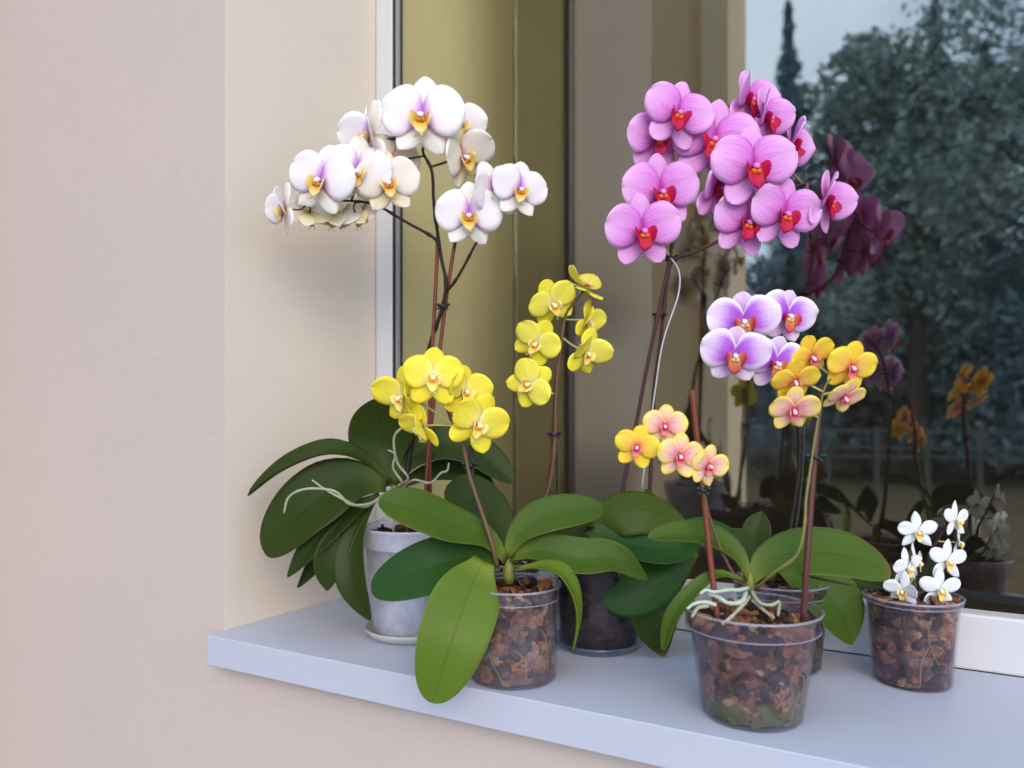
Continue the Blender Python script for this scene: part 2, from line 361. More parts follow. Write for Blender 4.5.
def tree(px, d, h, w, kind, label):
    base = vpt(px, d); base.z = ZB-.1; R = random.Random(int(px*7+d*13))
    t = link('spruce_tree' if kind == 0 else 'leafy_tree', None); t.location = base; tag(t, label, 'tree', 'trees beyond the fence')
    q = MB(); tube(q, [(0, 0, 0), (R.uniform(-.05,.05), 0, h*.5), (0, 0, h*.96)], .035*h**.8, .01, 10, 8); link('trunk', q.mesh('trunk', [M_trunk]), t)
    q = MB()
    def card(c, s):
        a = Vector((R.gauss(0,1), R.gauss(0,1), R.gauss(0,.6))).normalized(); b = a.orthogonal().normalized(); b.rotate(Matrix.Rotation(R.uniform(0,6.3), 3, a)); n_ = a.cross(b)*s*.15
        q.add([c-a*s*.9, c+b*s*.45+n_, c+a*s, c-b*s*.45+n_], [(0,1,2,3)])
    if kind == 0:
        for i in range(5200):
            z = 1-R.random()**.75*.93; r = w*(1-z)*R.uniform(.15, 1)*(.72+.28*math.sin(z*h*7)); w_ = R.uniform(0, 6.283)
            card(Vector((r*math.cos(w_), r*math.sin(w_), z*h-r*.22)), R.uniform(.05, .12))
    else:
        blobs = [(Vector((R.gauss(0, w*.45), R.gauss(0, w*.45), h*R.uniform(.25, .95))), R.uniform(.25, .5)*w) for _ in range(38)]
        for c, r in blobs:
            tp = MB()
            for i in range(300):
                v = Vector((R.gauss(0,1), R.gauss(0,1), R.gauss(0,1))).normalized()*r*R.uniform(.55, 1.05); card(c+v, R.uniform(.06, .12))
    link('crown', q.mesh('crown', [M_fol[kind]], False), t)
for a in ((788, 14, 8.6, 1.7, 0, 'narrow dark spruce nearest the house wing, mirrored against the sky'),
          (872, 15, 8.2, 1.2, 1, 'grey-green leafy tree beside the narrow spruce, mirrored in the pane'),
          (915, 13, 7.7, 1.5, 1, 'tall yellowish leafy tree mirrored in the middle of the pane'),
          (935, 16, 10.2, 2.2, 0, 'broad tall spruce mirrored behind the yellowish tree'),
          (985, 13, 7.4, 1.9, 0, 'spruce mirrored near the right edge of the pane'),
          (1040, 14, 9.6, 2.2, 1, 'rightmost leafy tree mirrored in the pane'),
          (1100, 13, 9.5, 2.2, 0, 'spruce standing past the right edge of the mirrored view'),
          (860, 19, 5.6, 2.4, 2, 'low russet tree mirrored behind the grey-green one'),
          (960, 18, 5.4, 2.6, 2, 'low russet tree mirrored between the two spruces'),
          (800, 20, 5.0, 2.4, 2, 'low russet tree mirrored beside the house wing'),
          (1030, 19, 5.2, 2.6, 2, 'low russet tree mirrored at the right edge of the pane')): tree(*a)
ha, hb = vpt(738, 15.5), vpt(1160, 14)
hd = link('hedge', None); hd.location = ha; tag(hd, 'dense dark hedge behind the rail fence, mirrored in the pane', 'hedge')
q = MB(); R = random.Random(3); u_ = (hb-ha); n_ = Vector((-u_.y, u_.x, 0)).normalized()
for i in range(9000):
    t = R.random(); hh = 1.9+.5*math.sin(t*23)+.3*math.sin(t*57+1); c = ha.lerp(hb, t)+n_*R.gauss(0, .35); c.z = ZB-.1+hh*R.random()**.7
    a = Vector((R.gauss(0,1), R.gauss(0,1), R.gauss(0,.6))).normalized(); b = a.orthogonal().normalized(); b.rotate(Matrix.Rotation(R.uniform(0,6.3), 3, a)); w_ = R.uniform(.06, .13)
    q.add([c-a*w_, c+b*w_*.5+a.cross(b)*w_*.15, c+a*w_, c-b*w_*.5], [(0,1,2,3)])
link('foliage', q.mesh('foliage', [M_fol[2]], False, ha), hd)
# ------------------------------------------------------------------ plant materials
WHT = rgb(238, 234, 240)
M_pet = {
 'white': petal_mat('white petal', [(0, rgb(200, 105, 205)), (.12, rgb(218, 160, 224)), (.26, rgb(244, 234, 240)), (1, rgb(248, 243, 241))], rgb(236, 224, 240), .15),
 'white_sepal': petal_mat('white sepal', [(0, rgb(230, 208, 140)), (.25, rgb(244, 236, 220)), (1, rgb(247, 242, 238))]),
 'cream': petal_mat('cream petal', [(0, rgb(224, 160, 180)), (.2, rgb(244, 230, 216)), (1, rgb(248, 240, 228))]),
 'cream_sepal': petal_mat('cream sepal', [(0, rgb(222, 200, 90)), (.35, rgb(242, 228, 176)), (1, rgb(246, 236, 216))]),
 'pink': petal_mat('pink petal', [(0, rgb(200, 60, 170)), (.2, rgb(224, 126, 216)), (.55, rgb(236, 166, 230)), (1, rgb(243, 192, 238))], rgb(206, 100, 192), .5),
 'pink_sepal': petal_mat('pink sepal', [(0, rgb(206, 84, 180)), (.3, rgb(232, 150, 222)), (1, rgb(241, 184, 234))], rgb(206, 100, 192), .55),
 'yellow': petal_mat('yellow petal', [(0, rgb(250, 242, 180)), (.3, rgb(247, 232, 90)), (1, rgb(247, 228, 62))], rgb(230, 204, 50), .35),
 'yellow_sepal': petal_mat('yellow sepal', [(0, rgb(244, 232, 120)), (.3, rgb(244, 228, 70)), (1, rgb(246, 226, 58))]),
 'lemon': petal_mat('lemon petal', [(0, rgb(244, 238, 170)), (.3, rgb(250, 240, 100)), (1, rgb(252, 241, 92))], rgb(222, 204, 50), .3),
 'lemon_sepal': petal_mat('lemon sepal', [(0, rgb(236, 230, 130)), (.3, rgb(248, 236, 80)), (1, rgb(250, 238, 70))]),
 'purple': petal_mat('purple flushed petal', [(0, rgb(200, 110, 225)), (.14, rgb(184, 80, 218)), (.36, rgb(202, 120, 230)), (.66, rgb(240, 214, 246)), (1, rgb(248, 238, 248))], rgb(176, 84, 212), .35, edge=rgb(248, 238, 248)),
 'purple_sepal': petal_mat('purple flushed sepal', [(0, rgb(196, 100, 222)), (.4, rgb(212, 150, 228)), (.8, rgb(238, 212, 236)), (1, rgb(240, 222, 236))], rgb(190, 110, 216), .3, edge=rgb(240, 222, 238)),
 'orange': petal_mat('apricot petal', [(0, rgb(214, 50, 80)), (.13, rgb(240, 140, 80)), (.30, rgb(248, 204, 90)), (.7, rgb(251, 222, 76)), (1, rgb(252, 230, 74))], rgb(238, 140, 80), .4, edge=rgb(251, 220, 62)),
 'orange_sepal': petal_mat('apricot sepal', [(0, rgb(224, 90, 80)), (.3, rgb(248, 206, 76)), (1, rgb(251, 222, 62))], rgb(226, 120, 80), .4),
 'peach': petal_mat('pink peach petal', [(0, rgb(206, 40, 100)), (.2, rgb(240, 150, 160)), (.5, rgb(250, 206, 190)), (.78, rgb(251, 226, 150)), (1, rgb(251, 226, 84))], rgb(226, 110, 130), .5, edge=rgb(251, 228, 104)),
 'mini': petal_mat('small white petal', [(0, rgb(236, 236, 222)), (.2, rgb(240, 240, 243)), (1, rgb(243, 243, 246))]),
}
def lip_mat(name, a, b, c): return petal_mat(name, [(0, a), (.4, b), (1, c)], a, .3, .12)
M_lip = {'white': lip_mat('white lip', rgb(196, 110, 30), rgb(226, 176, 60), rgb(244, 226, 170)), 'pink': lip_mat('crimson lip', rgb(214, 60, 36), rgb(190, 20, 56), rgb(180, 16, 84)),
         'yellow': lip_mat('yellow lip', rgb(228, 140, 40), rgb(240, 206, 70), rgb(248, 238, 170)), 'purple': lip_mat('red brown lip', rgb(226, 180, 130), rgb(190, 110, 80), rgb(196, 24, 56)),
         'orange': lip_mat('magenta lip', rgb(190, 20, 80), rgb(216, 70, 110), rgb(240, 170, 130)), 'mini': lip_mat('golden lip', rgb(230, 150, 30), rgb(240, 196, 70), rgb(246, 236, 190))}
M_callus = {'white': plain('orange callus', rgb(200, 120, 30), .4), 'pink': plain('orange red callus', rgb(226, 96, 36), .4), 'yellow': plain('amber callus', rgb(236, 150, 40), .4),
         'purple': plain('cream callus', rgb(232, 176, 120), .4), 'orange': plain('crimson callus', rgb(190, 20, 60), .4), 'mini': plain('golden callus', rgb(232, 160, 40), .4)}
M_col = {'white': plain('white column', rgb(240, 226, 226), .4), 'pink': plain('pink column', rgb(226, 120, 190), .4), 'yellow': plain('pale column', rgb(248, 240, 190), .4),
         'purple': plain('mauve white column', rgb(240, 214, 240), .4), 'orange': plain('rose column', rgb(244, 205, 215), .4), 'mini': plain('milky column', rgb(240, 236, 226), .4)}
M_stem = {'dark': plain('dark flower stem', (.020, .012, .010, 1), .6, .2), 'brown': plain('brown green stem', (.12, .06, .03, 1), .5, .4), 'plum': plain('plum stem', (.06, .022, .022, 1), .6, .25),
          'green': plain('olive stem', (.15, .135, .035, 1), .5, .4)}
M_ped = {'dark': plain('dark flower stalk', (.05, .035, .02, 1), .5), 'green': plain('pale green stalk', (.42, .42, .12, 1), .5), 'plum': plain('plum flower stalk', (.20, .08, .08, 1), .5)}
M_stake = plain('red brown stake', (.15, .034, .014, 1), .5, .3); M_stake_dark = plain('dark plum stake', (.085, .024, .02, 1), .5, .3); M_stake_blk = plain('dark green stake', (.012, .018, .016, 1), .4, .5)
M_clip = plain('dark green clip', (.006, .03, .02, 1), .35, .5); M_clip_v = plain('violet clip', (.03, .012, .05, 1), .35, .5); M_wire = plain('pale wire', (.42, .40, .42, 1), .3, .6)
M_root = plain('silvery root', (.34, .32, .22, 1), .8, .2, .3, 90); M_root_in = plain('root in pot', (.20, .17, .06, 1), .7, .2, .3, 90); M_root_g = plain('pale green root', (.42, .48, .38, 1), .7, .2, .3, 90)
M_crown = plain('yellow green crown', (.15, .16, .025, 1), .5, .4, .25, 60)
M_leaf = {'deep': leaf_mat('deep green leaf', (0.018, 0.034, 0.006, 1), (0.036, 0.055, 0.008, 1), (0.07, 0.095, 0.02, 1)),
          'mid': leaf_mat('mid green leaf', (0.032, 0.072, 0.008, 1), (0.07, 0.112, 0.013, 1), (0.15, 0.19, 0.03, 1)),
          'lime': leaf_mat('light green leaf', (0.066, 0.122, 0.01, 1), (0.112, 0.165, 0.016, 1), (0.22, 0.25, 0.04, 1)),
          'blue': leaf_mat('bluish green leaf', (0.012, 0.05, 0.009, 1), (0.026, 0.078, 0.012, 1), (0.07, 0.11, 0.025, 1)),
          'olive': leaf_mat('olive green leaf', (0.036, 0.066, 0.008, 1), (0.07, 0.095, 0.014, 1), (0.12, 0.14, 0.025, 1))}
M_leaf['deep_tip'] = leaf_mat('deep green leaf, browned tip', (.018, .034, .006, 1), (.036, .055, .008, 1), (.07, .095, .02, 1), .40, .97)
M_leaf['mid_tip'] = leaf_mat('mid green leaf, browned tip', (.032, .072, .008, 1), (.070, .112, .013, 1), (.15, .19, .03, 1), .40, 1.0)
# ------------------------------------------------------------------ flowers (drawn one span wide, facing +Z, top to +Y)
def petal(mb, org, dirv, nrm, length, half, c=.58, k=.14, bend=0., cup=0., point=False, R=random, wob=.03, mi=0, ex=1.15, nu=11, nv=9, thick=.012):
    d = Vector(dirv).normalized(); n = Vector(nrm); n = (n-d*n.dot(d)).normalized(); s = n.cross(d)*-1; o = Vector(org)
    ph, a2 = R.uniform(0, 6.3), R.uniform(-1, 1)
    def hw(u):
        if u < c: return half*(k+(1-k)*math.sin(PI/2*u/c)**ex)
        t = min(1, (u-c)/(1-c))
        return half*(max(0, math.cos(PI/2*t))**.72 if point else math.sqrt(max(0, 1-t*t)))
    def fn(u, v):
        w = hw(u)*(1+wob*1.4*math.sin(6*u+ph)*abs(v)); z = bend*length*u*u - cup*abs(v)**2*w + wob*length*math.sin(3.4*v+ph+2.5*u)*u*.9 + .02*a2*v*u
        return o+d*(length*u)+s*(w*v)+d*(wob*.7*length*math.sin(2.2*v+ph)*u*u*(1-u)*2)+n*z
    us = [math.sin(PI/2*i/(nu-1))**.95 for i in range(nu)]; us[-1] = .9985
    sheet(mb, fn, us, [-1+2*j/(nv-1) for j in range(nv)], thick, mi)
STYLE = {   # petal length, half width, angle above horizontal; dorsal length, half width; lateral length, half width, angle
 'white': dict(pl=.50, pw=.305, pa=17, dl=.50, dw=.18, ll=.45, lw=.165, la=-56, bend=-.04, cup=.05),
 'pink': dict(pl=.50, pw=.29, pa=19, dl=.47, dw=.155, ll=.46, lw=.165, la=-52, bend=-.02, cup=.05),
 'yellow': dict(pl=.49, pw=.265, pa=20, dl=.48, dw=.185, ll=.46, lw=.175, la=-52, bend=.03, cup=.02),
 'purple': dict(pl=.51, pw=.285, pa=16, dl=.40, dw=.16, ll=.42, lw=.16, la=-55, bend=.02, cup=.03),
 'orange': dict(pk=(.52, .24), ex=1.0, pl=.49, pw=.26, pa=12, dl=.46, dw=.18, ll=.47, lw=.17, la=-55, bend=.02, cup=.03),
 'mini': dict(pk=(.56, .18), ex=1.1, pl=.48, pw=.175, pa=20, dl=.50, dw=.125, ll=.48, lw=.125, la=-48, bend=-.03, cup=.04)}
def flower_meshes(style, pm, sm, seed, cupped=False):
    R = random.Random(seed); s = STYLE[style]; mb = MB(); cs = lambda a: (math.cos(math.radians(a)), math.sin(math.radians(a)), 0)
    j = lambda x: R.uniform(-x, x)
    petal(mb, (0, .01, -.035), (0, 1, -.08+j(.06)), (0, 0, 1), s['dl'], s['dw'], .50, .30, s['bend']+j(.06), .12, style in ('mini',), R, .02, 1)
    for q in (1, -1):
        a = cs(s['la']+j(5)); petal(mb, (q*.01, -.01, -.04), (q*a[0], a[1], -.05+j(.08)), (0, 0, 1), s['ll'], s['lw'], .50, .30, s['bend']+j(.08), .14, style in ('mini', 'white'), R, .025, 1)
    for q in (1, -1):
        a = cs(s['pa']+j(4)); petal(mb, (q*.008, .012, -.008), (q*a[0], a[1], (.36 if cupped else .03)+j(.06)), (0, 0, 1), s['pl'], s['pw'], *s.get('pk', (.46, .30)), s['bend']+j(.07)+(.25 if cupped else 0), s['cup'], False, R, .035, 0, s.get('ex', .8))
    fm = mb.mesh(style+'_flower', [M_pet[pm], M_pet[sm]])
    lk = style if style in M_lip else 'white'; big = {'mini': .85, 'orange': .8}.get(style, 1.0)
    lb = MB()
    ml = {'white': .15, 'yellow': .17, 'pink': .155, 'purple': .165, 'orange': .15, 'mini': .18}[lk]; mh = {'pink': .085, 'mini': .07}.get(lk, .075)
    petal(lb, (0, -.045, .025), (0, -.80, .52), (0, .6, .8), ml, mh, .5, .65, -.3, -.35, lk in ('white', 'yellow', 'mini'), R, .02, 0, 1.15, 9, 7, .016)
    for q in (1, -1):
        petal(lb, (q*.03, -.040, .012), (q*.85, -.02, .42), (-q*.55, .2, .8), .125*big, .085*big, .55, .6, .6, -.1, False, R, .02, 0, 1.15, 8, 6, .014)
        if lk in ('white', 'yellow'):
            e_ = Vector((0, -.045, .025))+Vector((0, -.80, .52)).normalized()*ml*.85
            tube(lb, [e_+Vector((0, -.03, -.03)), e_+Vector((q*.03, -.06, -.02)), e_+Vector((q*.045, -.07, .02)), e_+Vector((q*.03, -.05, .035))], .008, .003, 8, 5)
    for q in (1, -1):
        lathe(lb, [(.006, -.03), (.024, -.018), (.030, 0), (.022, .02), (.006, .03)], 9, 1, (q*.022, -.05, .06))
    ls = {'white': 1.22, 'pink': 1.28, 'purple': 1.3, 'yellow': 1.1}.get(lk, 1.1); lb.v = [v*ls for v in lb.v]
    cb_ = MB(); lathe(cb_, [(.020, 0), (.030, .03), (.034, .07), (.040, .10), (.034, .125), (.014, .138)], 10)
    ca = math.radians(18); cb_.v = [Vector((v.x, v.y*math.cos(ca)-v.z*math.sin(ca)*.6+.012, v.z*math.cos(ca))) for v in cb_.v]
    return fm, lb.mesh(style+'_lip', [M_lip[lk], M_callus[lk]]), cb_.mesh(style+'_column', [M_col[lk]])
_fc = {}
def meshes(style, pm, sm, var):
    key = (style, pm, sm, var)
    if key not in _fc: _fc[key] = flower_meshes(style, pm, sm, sum(map(ord, style+pm))*7+var*31, var > 3)
    return _fc[key]
class Plant:
    def __init__(s, base_px, base_d, label, group=None, name='potted_orchid'):
        lat = (base_px-512)/FPX*base_d; s.base = FW*base_d+RT*lat; s.d = base_d
        s.root = link(name, None); s.root.location = s.base; tag(s.root, label, 'orchid', group); s.curves = []
        s.z0 = 0
    def part(s, name, mb, mat, smooth=True, label=None, kind=None, parent=None):
        o = link(name, mb.mesh(name, mat if isinstance(mat, list) else [mat], smooth, s.base), parent or s.root)
        tag(o, label, kind=kind); return o
    def pt(s, px, py, dd=0.): return P(px, py, s.d+dd)
    def line(s, name, pts, r, mat, r1=None, stem=False, nodes=0, sides=8, label=None, lump=0, n=None):
        mb = MB(); w = [s.pt(*p) if not isinstance(p, Vector) else p for p in pts]
        c = tube(mb, w, r, r1, n, sides, 0, nodes, lump)
        if stem: s.curves.append(c)
        return s.part(name, mb, mat, label=label)
    def leaf(s, pts, wpx, nrm=(0, .75, .65), nrm2=None, mat='mid', fold=.16, cmax=.58, base=.22, point=False, label=None, th=.0018, wave=0.):
        w = [s.pt(*p) for p in pts]; n = 22; c = spline(w, n); half = wpx/2*s.d/FPX; n1 = camvec(*nrm); n2 = camvec(*(nrm2 or nrm))
        fr = []
        for i in range(n):
            t = (c[min(i+1, n-1)]-c[max(i-1, 0)]).normalized(); h = n1.lerp(n2, i/(n-1)); sd = t.cross(h).normalized(); fr.append((c[i], sd, sd.cross(t).normalized()))
        def hw(u):
            if u < cmax: return half*(base+(1-base)*math.sin(PI/2*u/cmax)**1.5)
            t = min(1, (u-cmax)/(1-cmax)); return half*(max(0, math.cos(PI/2*t))**.8 if point else math.sqrt(max(0, 1-t**2.3)))
        def fn(u, v):
            x = u*(n-1); i = min(int(x), n-2); f = x-i; a = fr[i]; b = fr[i+1]; h = hw(u)
            return a[0].lerp(b[0], f)+a[1].lerp(b[1], f)*(h*v)+a[2].lerp(b[2], f)*(h*(fold*abs(v)**1.4*2 - .02*math.exp(-(v*9)**2)*0)+wave*half*math.sin(7*u+2*v)*v)
        us = [math.sin(PI/2*i/25) for i in range(26)]; us[-1] = .9992
        mb = MB(); sheet(mb, fn, us, [-1+2*j/14 for j in range(15)], -th)
        return s.part('leaf', mb, M_leaf[mat], label=label)
    def flower(s, px, py, dd, wpx, yaw=0, pitch=0, roll=0, style='pink', pm=None, sm=None, ped='dark', var=None, att=None, label=None):
        pm = pm or style; sm = sm or pm+'_sepal'
        if sm not in M_pet: sm = pm
        var = random.randrange(4) if var is None else var
        a, b, c_ = meshes(style, pm, sm, var)
        ctr = s.pt(px, py, dd); W_ = wpx*(s.d+dd)/FPX
        y, p, r = map(math.radians, (yaw, pitch, roll))
        f = camvec(math.sin(y)*math.cos(p), -math.sin(p), math.cos(y)*math.cos(p)).normalized()
        ref = UP if abs(f.dot(UP)) < .95 else FW
        up = (ref-f*ref.dot(f)).normalized(); rt = up.cross(f)
        up2 = up*math.cos(r)+rt*math.sin(r); rt2 = up2.cross(f)
        R3 = Matrix((rt2, up2, f)).transposed().to_4x4()
        M = Matrix.Translation(ctr-s.base) @ R3 @ Matrix.Scale(W_, 4)
        o = link('flower', a, s.root); o.matrix_local = M; tag(o, label)
        link('lip', b, o); link('column', c_, o)
        if s.curves:
            back = ctr-f*W_*.03
            if att: tgt = s.pt(*att)
            else:
                cand = [q for cu in s.curves for q in cu[len(cu)//3:]]
                tgt = min(cand, key=lambda q: (q-back).length+max(0, q.z-back.z)*.5)
            midp = back.lerp(tgt, .5)-f*W_*.12-UP*W_*.02
            q = MB(); tube(q, [back, back-f*W_*.10, midp, tgt], .0014*max(.7, W_/.08), .0016*max(.7, W_/.08), 10, 6)
            link('pedicel', q.mesh('pedicel', [M_ped[ped]], True, None, (Matrix.Translation(s.base) @ M).inverted()), o)
        return o
    def pot(s, rim, foot, h, mat, bark, level=.82, band=.17, roots=4, rootm=None, z0=0., thick=.0012, seed=1, grow=1.0, label=None):
        s.z0 = z0; s.rim = rim; s.h = h; mb = MB(); R = lambda z: foot+(rim*.955-foot)*z/h
        zb = h*(1-band)
        outer = [(foot-.003, 0), (foot, .003), (R(zb*.5), zb*.5), (R(zb)-.0005, zb), (rim*.965, zb+.0015), (rim*.968, zb+.004), (rim*.982, h-.005), (rim, h-.0042), (rim+.0006, h-.002), (rim, h)]
        inner = [(rim*.972, h), (rim*.955, h-.006), (rim*.944, zb+.004), (R(zb)-thick-.0012, zb), (R(zb*.5)-thick, zb*.5), (foot-thick, .004), (foot-.006, .0022)]
        lathe(mb, [(.004, 0)]+outer+inner+[(.004, .0022)], 64, 0, (s.base.x, s.base.y, z0), True)
        pot_o = s.part('pot', mb, mat, label=label)
        mb = MB()
        for rr, zz, t_ in ((rim-.0003, h-.0012, .0013), (rim*.966, zb+.0025, .0007)):
            lathe(mb, [(rr+t_*math.cos(a), zz+t_*math.sin(a)) for a in [2*PI*i/8 for i in range(8)]], 64, 0, (s.base.x, s.base.y, z0), True)
        s.part('rim', mb, M_rim, parent=pot_o)
        # bark mix: a core and many chips pressed against the wall, heaped at the top
        Rn = random.Random(seed); top = h*level; q = MB()
        def rmax(z): return max(.004, R(min(z, zb))-thick-.0016) if z < zb else rim*.944-.0012
        lathe(q, [(.002, .004)]+[(rmax(top*i/6)*.90, .004+(top-.012)*i/6) for i in range(7)]+[(.002, top-.004)], 24, 0, (s.base.x, s.base.y, z0))
        ico = [(0,0,-1),(.72,-.53,-.45),(-.28,-.85,-.45),(-.89,0,-.45),(-.28,.85,-.45),(.72,.53,-.45),(.28,-.85,.45),(-.72,-.53,.45),(-.72,.53,.45),(.28,.85,.45),(.89,0,.45),(0,0,1)]
        icf = [(0,2,1),(1,5,0),(0,3,2),(0,4,3),(0,5,4),(1,10,5),(2,6,1),(3,7,2),(4,8,3),(5,9,4),(1,6,10),(2,7,6),(3,8,7),(4,9,8),(5,10,9),(6,11,10),(7,11,6),(8,11,7),(9,11,8),(10,11,9)]
        sub = {}; vv = [Vector(v) for v in ico]; ff = []
        def mid(a, b):
            k_ = (min(a, b), max(a, b))
            if k_ not in sub: vv.append(((vv[a]+vv[b])/2).normalized()); sub[k_] = len(vv)-1
            return sub[k_]
        for a, b, c in icf:
            x, y, z = mid(a, b), mid(b, c), mid(c, a); ff += [(a, x, z), (b, y, x), (c, z, y), (x, y, z)]
        def chip(c, size):
            rot = Matrix.Rotation(Rn.uniform(0, 6.3), 3, Vector((Rn.gauss(0,1), Rn.gauss(0,1), Rn.gauss(0,1))).normalized())
            sc = Vector((Rn.uniform(.7, 1.5), Rn.uniform(.55, 1), Rn.uniform(.3, .75)))*size
            out = []
            for v in vv:
                w = Vector((v.x*sc.x, v.y*sc.y, v.z*sc.z))*Rn.uniform(.78, 1.15); w = rot @ w + c
                w.z = max(w.z, .0035); rr = math.hypot(w.x, w.y); m = rmax(min(w.z, h))
                if w.z < h and rr > m: w.x *= m/rr; w.y *= m/rr
                out.append((w.x+s.base.x, w.y+s.base.y, w.z+z0))
            q.add(out, ff)
        for i in range(330):
            z = Rn.uniform(.004, top); a = Rn.uniform(0, 6.283); sz = Rn.uniform(.004, .0155)*grow; r = rmax(z)-sz*Rn.uniform(.2, .7); chip(Vector((r*math.cos(a), r*math.sin(a), z)), sz)
        for i in range(90):
            a = Rn.uniform(0, 6.283); r = rmax(top)*math.sqrt(Rn.random())*.95; chip(Vector((r*math.cos(a), r*math.sin(a), top+Rn.uniform(-.004, .004))), Rn.uniform(.003, .0085)*grow)
        s.part('bark_mix', q, bark, False, kind='stuff')
        for i in range(roots):
            a = math.atan2(TO.y, TO.x)+Rn.uniform(-1.2, 1.2); z = top*Rn.uniform(.35, .98); pts = []
            for j in range(6):
                rr = rmax(max(.006, z))-.0004; pts.append(s.base+Vector((rr*math.cos(a), rr*math.sin(a), z0+max(.006, z)))); a += Rn.uniform(-.28, .28); z -= Rn.uniform(-.004, .022)*h/.1
            mb = MB(); tube(mb, pts, .0011, .0007, 26, 6, 0, 0, .15); s.part('root', mb, rootm or M_root_in)
    def crown(s, px, py, dd, w, h):
        p = s.pt(px, py, dd); mb = MB(); r = w/2*s.d/FPX; hh = h*s.d/FPX
        lathe(mb, [(r*.75, -hh*.5), (r, -hh*.2), (r*.9, hh*.1), (r*.55, hh*.35), (r*.2, hh*.5)], 14, 0, tuple(p)); s.part('crown', mb, M_crown)
    def clip(s, px, py, dd, mat=None, r=.0045):
        c = s.pt(px, py, dd); mb = MB(); ring = [c+RT*(math.cos(a)*r)+FW*(math.sin(a)*r)+UP*.001*math.sin(2*a) for a in [2*PI*i/10 for i in range(11)]]
        tube(mb, ring, .0014, None, 22, 6)
        for q in (1, -1):
            tube(mb, [c+RT*(q*r), c+RT*(q*r*1.5)+UP*.002+TO*.002, c+RT*(q*r*2.0)+UP*.001+TO*.004], .0022, .0016, 6, 6)
            tube(mb, [c+RT*(q*r*.9)-UP*.002, c+RT*(q*r*1.5)-UP*.004+TO*.002], .0018, .0014, 5, 6)
        s.part('clip', mb, mat or M_clip)
def saucer(px, d, r, h, mat, label):
    b = FW*d+RT*((px-512)/FPX*d); mb = MB()
    lathe(mb, [(.003, 0), (r*.84, 0), (r*.90, .002), (r*.985, h*.7), (r, h), (r*.975, h), (r*.955, h*.75), (r*.86, .0045), (.003, .0040)], 64, 0, (0, 0, 0), True)
    o = link('saucer', mb.mesh('saucer', [mat])); o.location = b; tag(o, label, 'saucer')

BARK = [(0, (.018, .011, .012, 1)), (.34, (.055, .026, .024, 1)), (.55, (.20, .075, .042, 1)), (.82, (.36, .15, .07, 1)), (1, (.50, .28, .13, 1))]
DARKBARK = [(0, (.010, .008, .008, 1)), (.45, (.028, .018, .015, 1)), (.8, (.06, .028, .02, 1)), (1, (.15, .06, .035, 1))]
M_bark = bark_mat('orchid bark chips', BARK); M_bark_moss = bark_mat('mossy bark chips', BARK, 1.0, .033); M_bark_dark = bark_mat('dark wet bark chips', DARKBARK)
M_bark_pale = bark_mat('bark chips with green algae', DARKBARK, .6, .075)
M_rim = pot_mat('pale pot rim', .22, (.70, .68, .76, 1), even=.9)
M_clear = pot_mat('clear plastic pot', .04, (.70, .68, .74, 1)); M_violet = pot_mat('clear plastic pot with a violet cast', .03, (.60, .50, .66, 1))
M_frost = pot_mat('frosted plastic pot', .52, (.84, .83, .96, 1), even=.8); M_smoke = pot_mat('dark smoky plastic pot', .025, (.3, .3, .36, 1), (.80, .80, .84, 1))
M_saucer = white_pvc('pale grey saucer', (.50, .48, .45, 1), .45); M_gsaucer = pot_mat('clear bluish saucer', .10, (.45, .52, .62, 1), (.80, .86, .94, 1))
# ---- white orchid, back left
saucer(411, 1.035, .061, .012, M_saucer, 'pale grey round plastic saucer under the frosted pot at the left')
p = Plant(410, 1.035, 'tall white orchid with lilac-flushed flowers in a frosted pot, leftmost on the sill')
p.pot(.0635, .0475, .139, M_frost, M_bark_pale, .90, .20, 2, z0=.0045, seed=11, label='frosted whitish plastic pot')
p.crown(394, 496, .004, 14, 26)
p.line('stake', [(430, 520, .01), (430, 470, .005), (430, 400, 0), (435, 300, 0), (438, 236, 0)], .0026, M_stake)
p.line('stake', [(426, 520, .0), (427, 470, .0), (434, 400, 0), (446, 300, 0), (456, 236, 0)], .0026, M_stake)
p.line('flower_stem', [(404, 492, 0), (412, 440, .02), (424, 370, .01), (432, 338, .004), (441, 312, -.006), (446, 284, -.008), (441, 256, -.004), (434, 205, -.005), (432, 172, -.01), (423, 152, -.012), (425, 141, -.014), (417, 128, -.016)], .0031, M_stem['dark'], .0017, True, 9)
p.line('flower_stem', [(440, 250, -.004), (434, 238, -.006), (406, 222, -.012), (376, 205, -.018), (351, 201, -.024), (323, 201, -.03), (303, 207, -.034)], .0023, M_stem['dark'], .0012, True, 7)
p.line('flower_stem', [(445, 292, -.006), (453, 284, -.006), (463, 268, -.008), (478, 240, -.012), (497, 212, -.016), (515, 203, -.02)], .0022, M_stem['dark'], .0012, True, 7)
p.clip(443, 306, -.006)
F = lambda *a, **k: p.flower(*a, style='white', **k)
F(422, 117, -.03, 86, -4, -2, 2, label='topmost white flower')
F(459, 122, .015, 58, 48, 5, 6, var=4)
F(464, 157, .005, 64, 38, 14, -30, pm='cream', var=5)
F(369, 138, -.015, 76, -50, 4, 4, var=4)
F(392, 160, .0, 56, 15, 18, 20, pm='cream')
F(320, 181, -.05, 74, -14, 2, 14, att=(323, 201, -.03))
F(357, 172, -.038, 70, 4, 6, 2, att=(351, 201, -.024))
F(388, 183, -.03, 66, 16, 6, -10, pm='cream')
F(284, 209, -.045, 54, -58, 4, -6, var=4)
F(469, 216, -.025, 68, 2, 4, 0)
F(494, 193, -.012, 64, 30, 6, -20, var=4)
F(520, 190, -.03, 60, 18, 2, 8, label='rightmost white flower')
F(309, 214, -.012, 52, -150, 35, 10, pm='cream')
F(335, 216, -.005, 54, 170, 40, -8, pm='cream')
